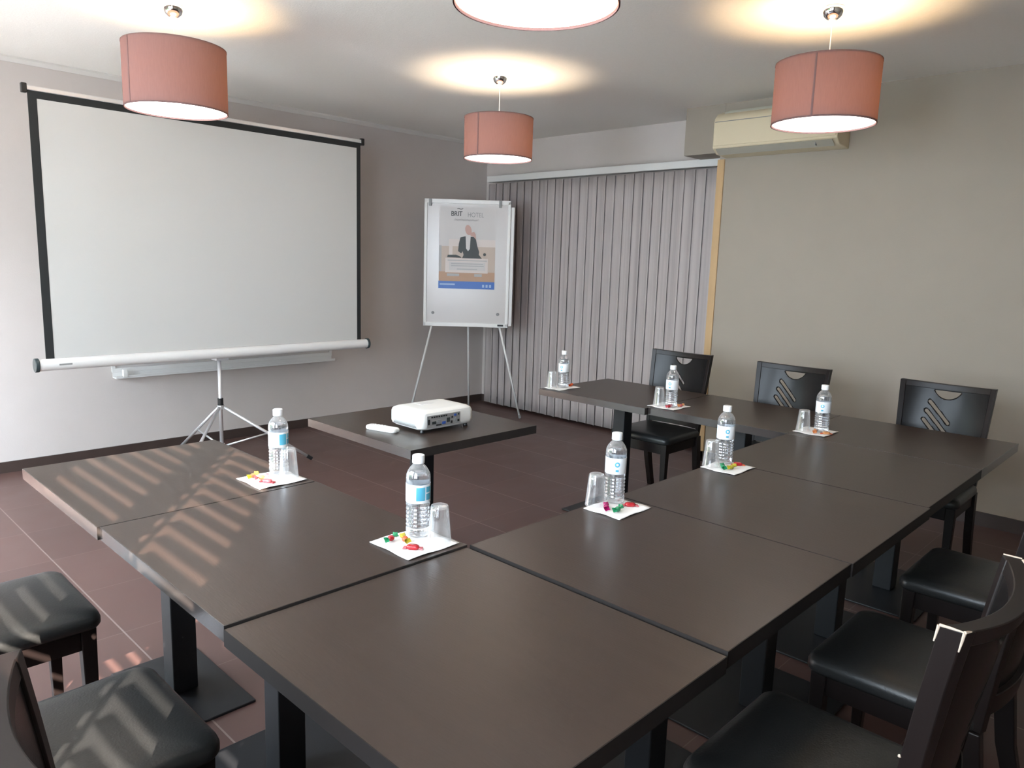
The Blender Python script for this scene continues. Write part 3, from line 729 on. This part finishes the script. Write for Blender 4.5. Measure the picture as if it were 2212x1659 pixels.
# poster
RM = Matrix.Rotation(R(-45), 4, 'Z')
po = thing('poster', 'hotel poster of a person in dark suit, blue bottom band, on the flip chart', 'poster', Vector((4.775, 5.222, 0))+(RM @ Vector((0, -.0135, 0))), R(-45))
PX0, PX1, PZ0, PZ1 = -.262, .262, 1.255, 2.005
def sheet(name, pts, mm, lay, parent=None):
    bm = bmesh.new(); y = -.0004-.0006*lay
    a = [bm.verts.new((x, y, z)) for x, z in pts]; b = [bm.verts.new((x, y+.0005, z)) for x, z in pts]
    bm.faces.new(a); bm.faces.new(b[::-1])
    for i in range(len(pts)): bm.faces.new((a[i], b[i], b[(i+1)%len(pts)], a[(i+1)%len(pts)]))
    return finish(name, bm, mm, parent or po)
def PXZ(cx, cy):
    "poster coordinates from the enlarged crop (1131x1659 view): x 35..1000, z 150..1535"
    return (PX0+(cx-35)/(1000-35)*(PX1-PX0), PZ1-(cy-165)/(1530-165)*(PZ1-PZ0))
def rect(cx0, cy0, cx1, cy1): return [PXZ(cx0, cy1), PXZ(cx1, cy1), PXZ(cx1, cy0), PXZ(cx0, cy0)]
sheet('poster_sheet', [(PX0, PZ0), (PX1, PZ0), (PX1, PZ1), (PX0, PZ1)], M['poster'], 0)
sheet('background_window', rect(205, 700, 1000, 860), M['inkpale'], 1)
sheet('background_wall', rect(40, 820, 1000, 1290), M['inkbeige'], 1.2)
sheet('background_edge', rect(40, 810, 82, 1450), M['inkgrey'], 1.5)
sheet('desk_top', rect(40, 1245, 1000, 1450), M['inkwood'], 2)
sheet('blue_band', rect(35, 1405, 1000, 1530), M['blue'], 3)
sheet('band_text', rect(60, 1445, 320, 1470), M['inklite'], 4)
for i in range(3): sheet('band_icon', rect(790+i*60, 1450, 825+i*60, 1500), M['inklite'], 4)
body = [PXZ(*p) for p in ((400, 670), (480, 650), (560, 655), (640, 655), (668, 700), (690, 800), (725, 905), (720, 950), (790, 1030), (430, 1030), (460, 960), (445, 900), (420, 935), (365, 900), (375, 780))][::-1]
sheet('figure_suit', body, M['ink'], 4)
sheet('figure_shirt', [PXZ(*p) for p in ((490, 650), (575, 650), (565, 860), (535, 895), (500, 850))][::-1], M['poster'], 5)
sheet('figure_head', [PXZ(535+60*cos(t)*.9+12*sin(t), 545+85*sin(t)) for t in [-2*pi*i/18 for i in range(18)]], M['inkskin'], 6)
sheet('figure_arm', [PXZ(*p) for p in ((560, 600), (630, 570), (660, 610), (668, 700), (630, 660), (575, 640))][::-1], M['inkskin'], 6)
sheet('laptop', rect(210, 700, 270, 1000), M['inkpale'], 4)
sheet('dark_items', [PXZ(*p) for p in ((180, 1005), (190, 965), (330, 960), (400, 985), (430, 1010))][::-1], M['ink'], 4.5)
sheet('lamp_dot', [PXZ(820+25*cos(t), 945+25*sin(t)) for t in [-2*pi*i/12 for i in range(12)]], M['ink'], 4.5)
sheet('text_frame', rect(150, 1015, 880, 1260), M['inkpale'], 6)
sheet('text_box', rect(215, 1080, 835, 1220), M['poster'], 7)
for a, b, y in ((250, 800, 1100), (250, 810, 1135), (350, 700, 1190), (190, 860, 1045)):
    sheet('text_line', rect(a, y, b, y+18), M['inkgrey'], 8)
for a, b in ((180, 390), (650, 780)): sheet('desk_papers', rect(a, 1275, b, 1320), M['inkgrey'], 4)
x_, z_ = PXZ(235, 318); text_mesh('title_bold', 'BRIT', .062, M['ink'], po, (x_, -.003, z_), (R(90), 0, 0), 'LEFT', bold=.0008, sx=.84)
x_, z_ = PXZ(515, 330); text_mesh('title_light', 'HOTEL', .060, M['greyp'], po, (x_, -.003, z_), (R(90), 0, 0), 'LEFT', sx=.80)
bm = bmesh.new(); pts = []
for i in range(90):
    x, z = PXZ(285+i*4.8, 382+14*sin(i*1.15)-6*sin(i*.31)); pts.append((x, -.003, z))
tube(bm, pts, .0012, 5); finish('script_line', bm, M['inkgrey'], po)
bm = bmesh.new(); pts = [(PXZ(340+i*4, 200-6*sin(i*.3))[0], -.003, PXZ(340+i*4, 200-6*sin(i*.3))[1]) for i in range(26)]
tube(bm, pts, .0022, 5); finish('crown_mark', bm, M['ink'], po)

# ------------------------------------------------------------------ air conditioner
ac = thing('air_conditioner', 'cream wall-mounted air conditioner above the right wall corner', 'air conditioner', (XR, 2.435, 0))
a0, a1 = 1.99-2.435, 2.88-2.435
prof = [(0, 2.325), (-.155, 2.335), (-.210, 2.372), (-.212, 2.545), (-.205, 2.575), (-.170, 2.610), (-.10, 2.635), (0, 2.64)]
bm = bmesh.new(); prism(bm, prof, 'y', a0, a1); finish('body', bm, M['cream'], ac, bevel=.006, seg=3, auto=35)
finish('front_panel', B(-.219, -.212, a0+.008, a1-.008, 2.385, 2.548), M['cream'], ac, bevel=.003)
bm = bmesh.new(); hexa(bm, [(-.212, a0+.03, 2.366), (-.212, a1-.03, 2.366), (-.160, a1-.03, 2.332), (-.160, a0+.03, 2.332)], [(-.216, a0+.03, 2.362), (-.216, a1-.03, 2.362), (-.163, a1-.03, 2.327), (-.163, a0+.03, 2.327)])
lv = finish('louver', bm, M['creamd'], ac)
bm = bmesh.new()
for i in range(7):
    x = -.155+i*.018; box(bm, x-.003, x+.003, a0+.05, a1-.05, 2.612+min(.026, (i)*.006), 2.622+min(.026, (i)*.006))
finish('top_grille', bm, M['creamd'], ac)
finish('panel_gap', B(-.2125, -.2105, a0+.01, a1-.01, 2.549, 2.5535), M['greyp'], ac)
bm = bmesh.new(); box(bm, -.205, -.165, a0+.14, a0+.145, 2.335, 2.36); finish('louver_pivot', bm, M['greyp'], ac)

# ------------------------------------------------------------------ pendant lamps
def make_pendant(label, x, y, zb, zt, dia, warm=(1, .80, .52)):
    t = thing('pendant_lamp', label, 'lamp', (x, y, ZC), 0, 'old rose drum pendant lamps')
    r = dia/2; b, tp = zb-ZC, zt-ZC
    bm = bmesh.new(); lathe(bm, [(r, b), (r, tp)], 72, caps=False)
    s = finish('lamp_shade', bm, M['shade'], t, smooth=True); s['label'] = 'old rose fabric drum shade'
    li = bmesh.new()
    lathe(li, [(r+.0012, b-.001), (r+.0012, b+.006), (r-.003, b+.006), (r-.003, b-.001)], 72, caps=False)
    finish('shade_rim', li, M['shade'], t, smooth=True); li = bmesh.new()
    lathe(li, [(r+.0012, tp-.006), (r+.0012, tp+.001), (r-.003, tp+.001), (r-.003, tp-.006)], 72, caps=False)
    finish('shade_rim', li, M['shade'], t, smooth=True)
    bm = bmesh.new(); lathe(bm, [(.001, b+.006), (r-.006, b+.006), (r-.006, b+.0105), (.001, b+.0105)], 64)
    d = finish('diffuser', bm, M['diff'], t); d['label'] = 'glowing white diffuser disc'
    bm = bmesh.new(); box(bm, r-.0012, r+.0016, -.004, .004, b, tp)
    finish('seam', bm, M['shade'], t, rot=(0, 0, R(190)))
    # canopy
    bm = bmesh.new(); lathe(bm, [(.048, 0), (.0485, -.006), (.046, -.022), (.038, -.040), (.024, -.052), (.012, -.056)], 40)
    finish('ceiling_cup', bm, M['chrome'], t, smooth=True)
    bm = bmesh.new(); lathe(bm, [(.016, -.052), (.018, -.060), (.010, -.064), (.004, -.064)], 24); finish('cable_grip', bm, M['white'], t, smooth=True)
    bm = bmesh.new(); tube(bm, [(0, 0, -.060), (0, 0, tp-.06)], .0025, 8); finish('cable', bm, M['white'], t)
    bm = bmesh.new()
    tube(bm, [(0, 0, tp-.06), (0, 0, tp-.10)], .012, 12)
    for k in range(3):
        a = 2*pi*k/3+.4; tube(bm, [(.016*cos(a), .016*sin(a), tp-.075), ((r-.004)*cos(a), (r-.004)*sin(a), tp-.010)], .0016, 6)
    finish('shade_carrier', bm, M['white'], t)
    bm = bmesh.new(); bmesh.ops.create_icosphere(bm, subdivisions=3, radius=.03, matrix=Matrix.Translation((0, 0, tp-.195))); finish('bulb', bm, M['bulb'], t, smooth=True)
    l = bpy.data.lights.new('bulb_light', 'POINT'); l.energy = BULB_W; l.color = warm; l.shadow_soft_size = .04
    lo = bpy.data.objects.new('bulb_light', l); COL.objects.link(lo); lo.location = (0, 0, tp-.150); lo.parent = t
    return t
make_pendant('rose drum pendant lamp hanging in front of the projection screen', 1.640, 3.985, 2.218, 2.525, .485, (1, .72, .36))
make_pendant('rose drum pendant lamp farthest away, near the flip chart corner', 3.622, 3.675, 2.190, 2.455, .455)
make_pendant('rose drum pendant lamp on the right before the air conditioner', 3.640, 1.520, 2.200, 2.475, .465, (1, .68, .30))
make_pendant('pendant lamp cut by the top edge, only its glowing underside visible', 1.600, 1.490, 2.215, 2.49, .455, (1, .68, .30))
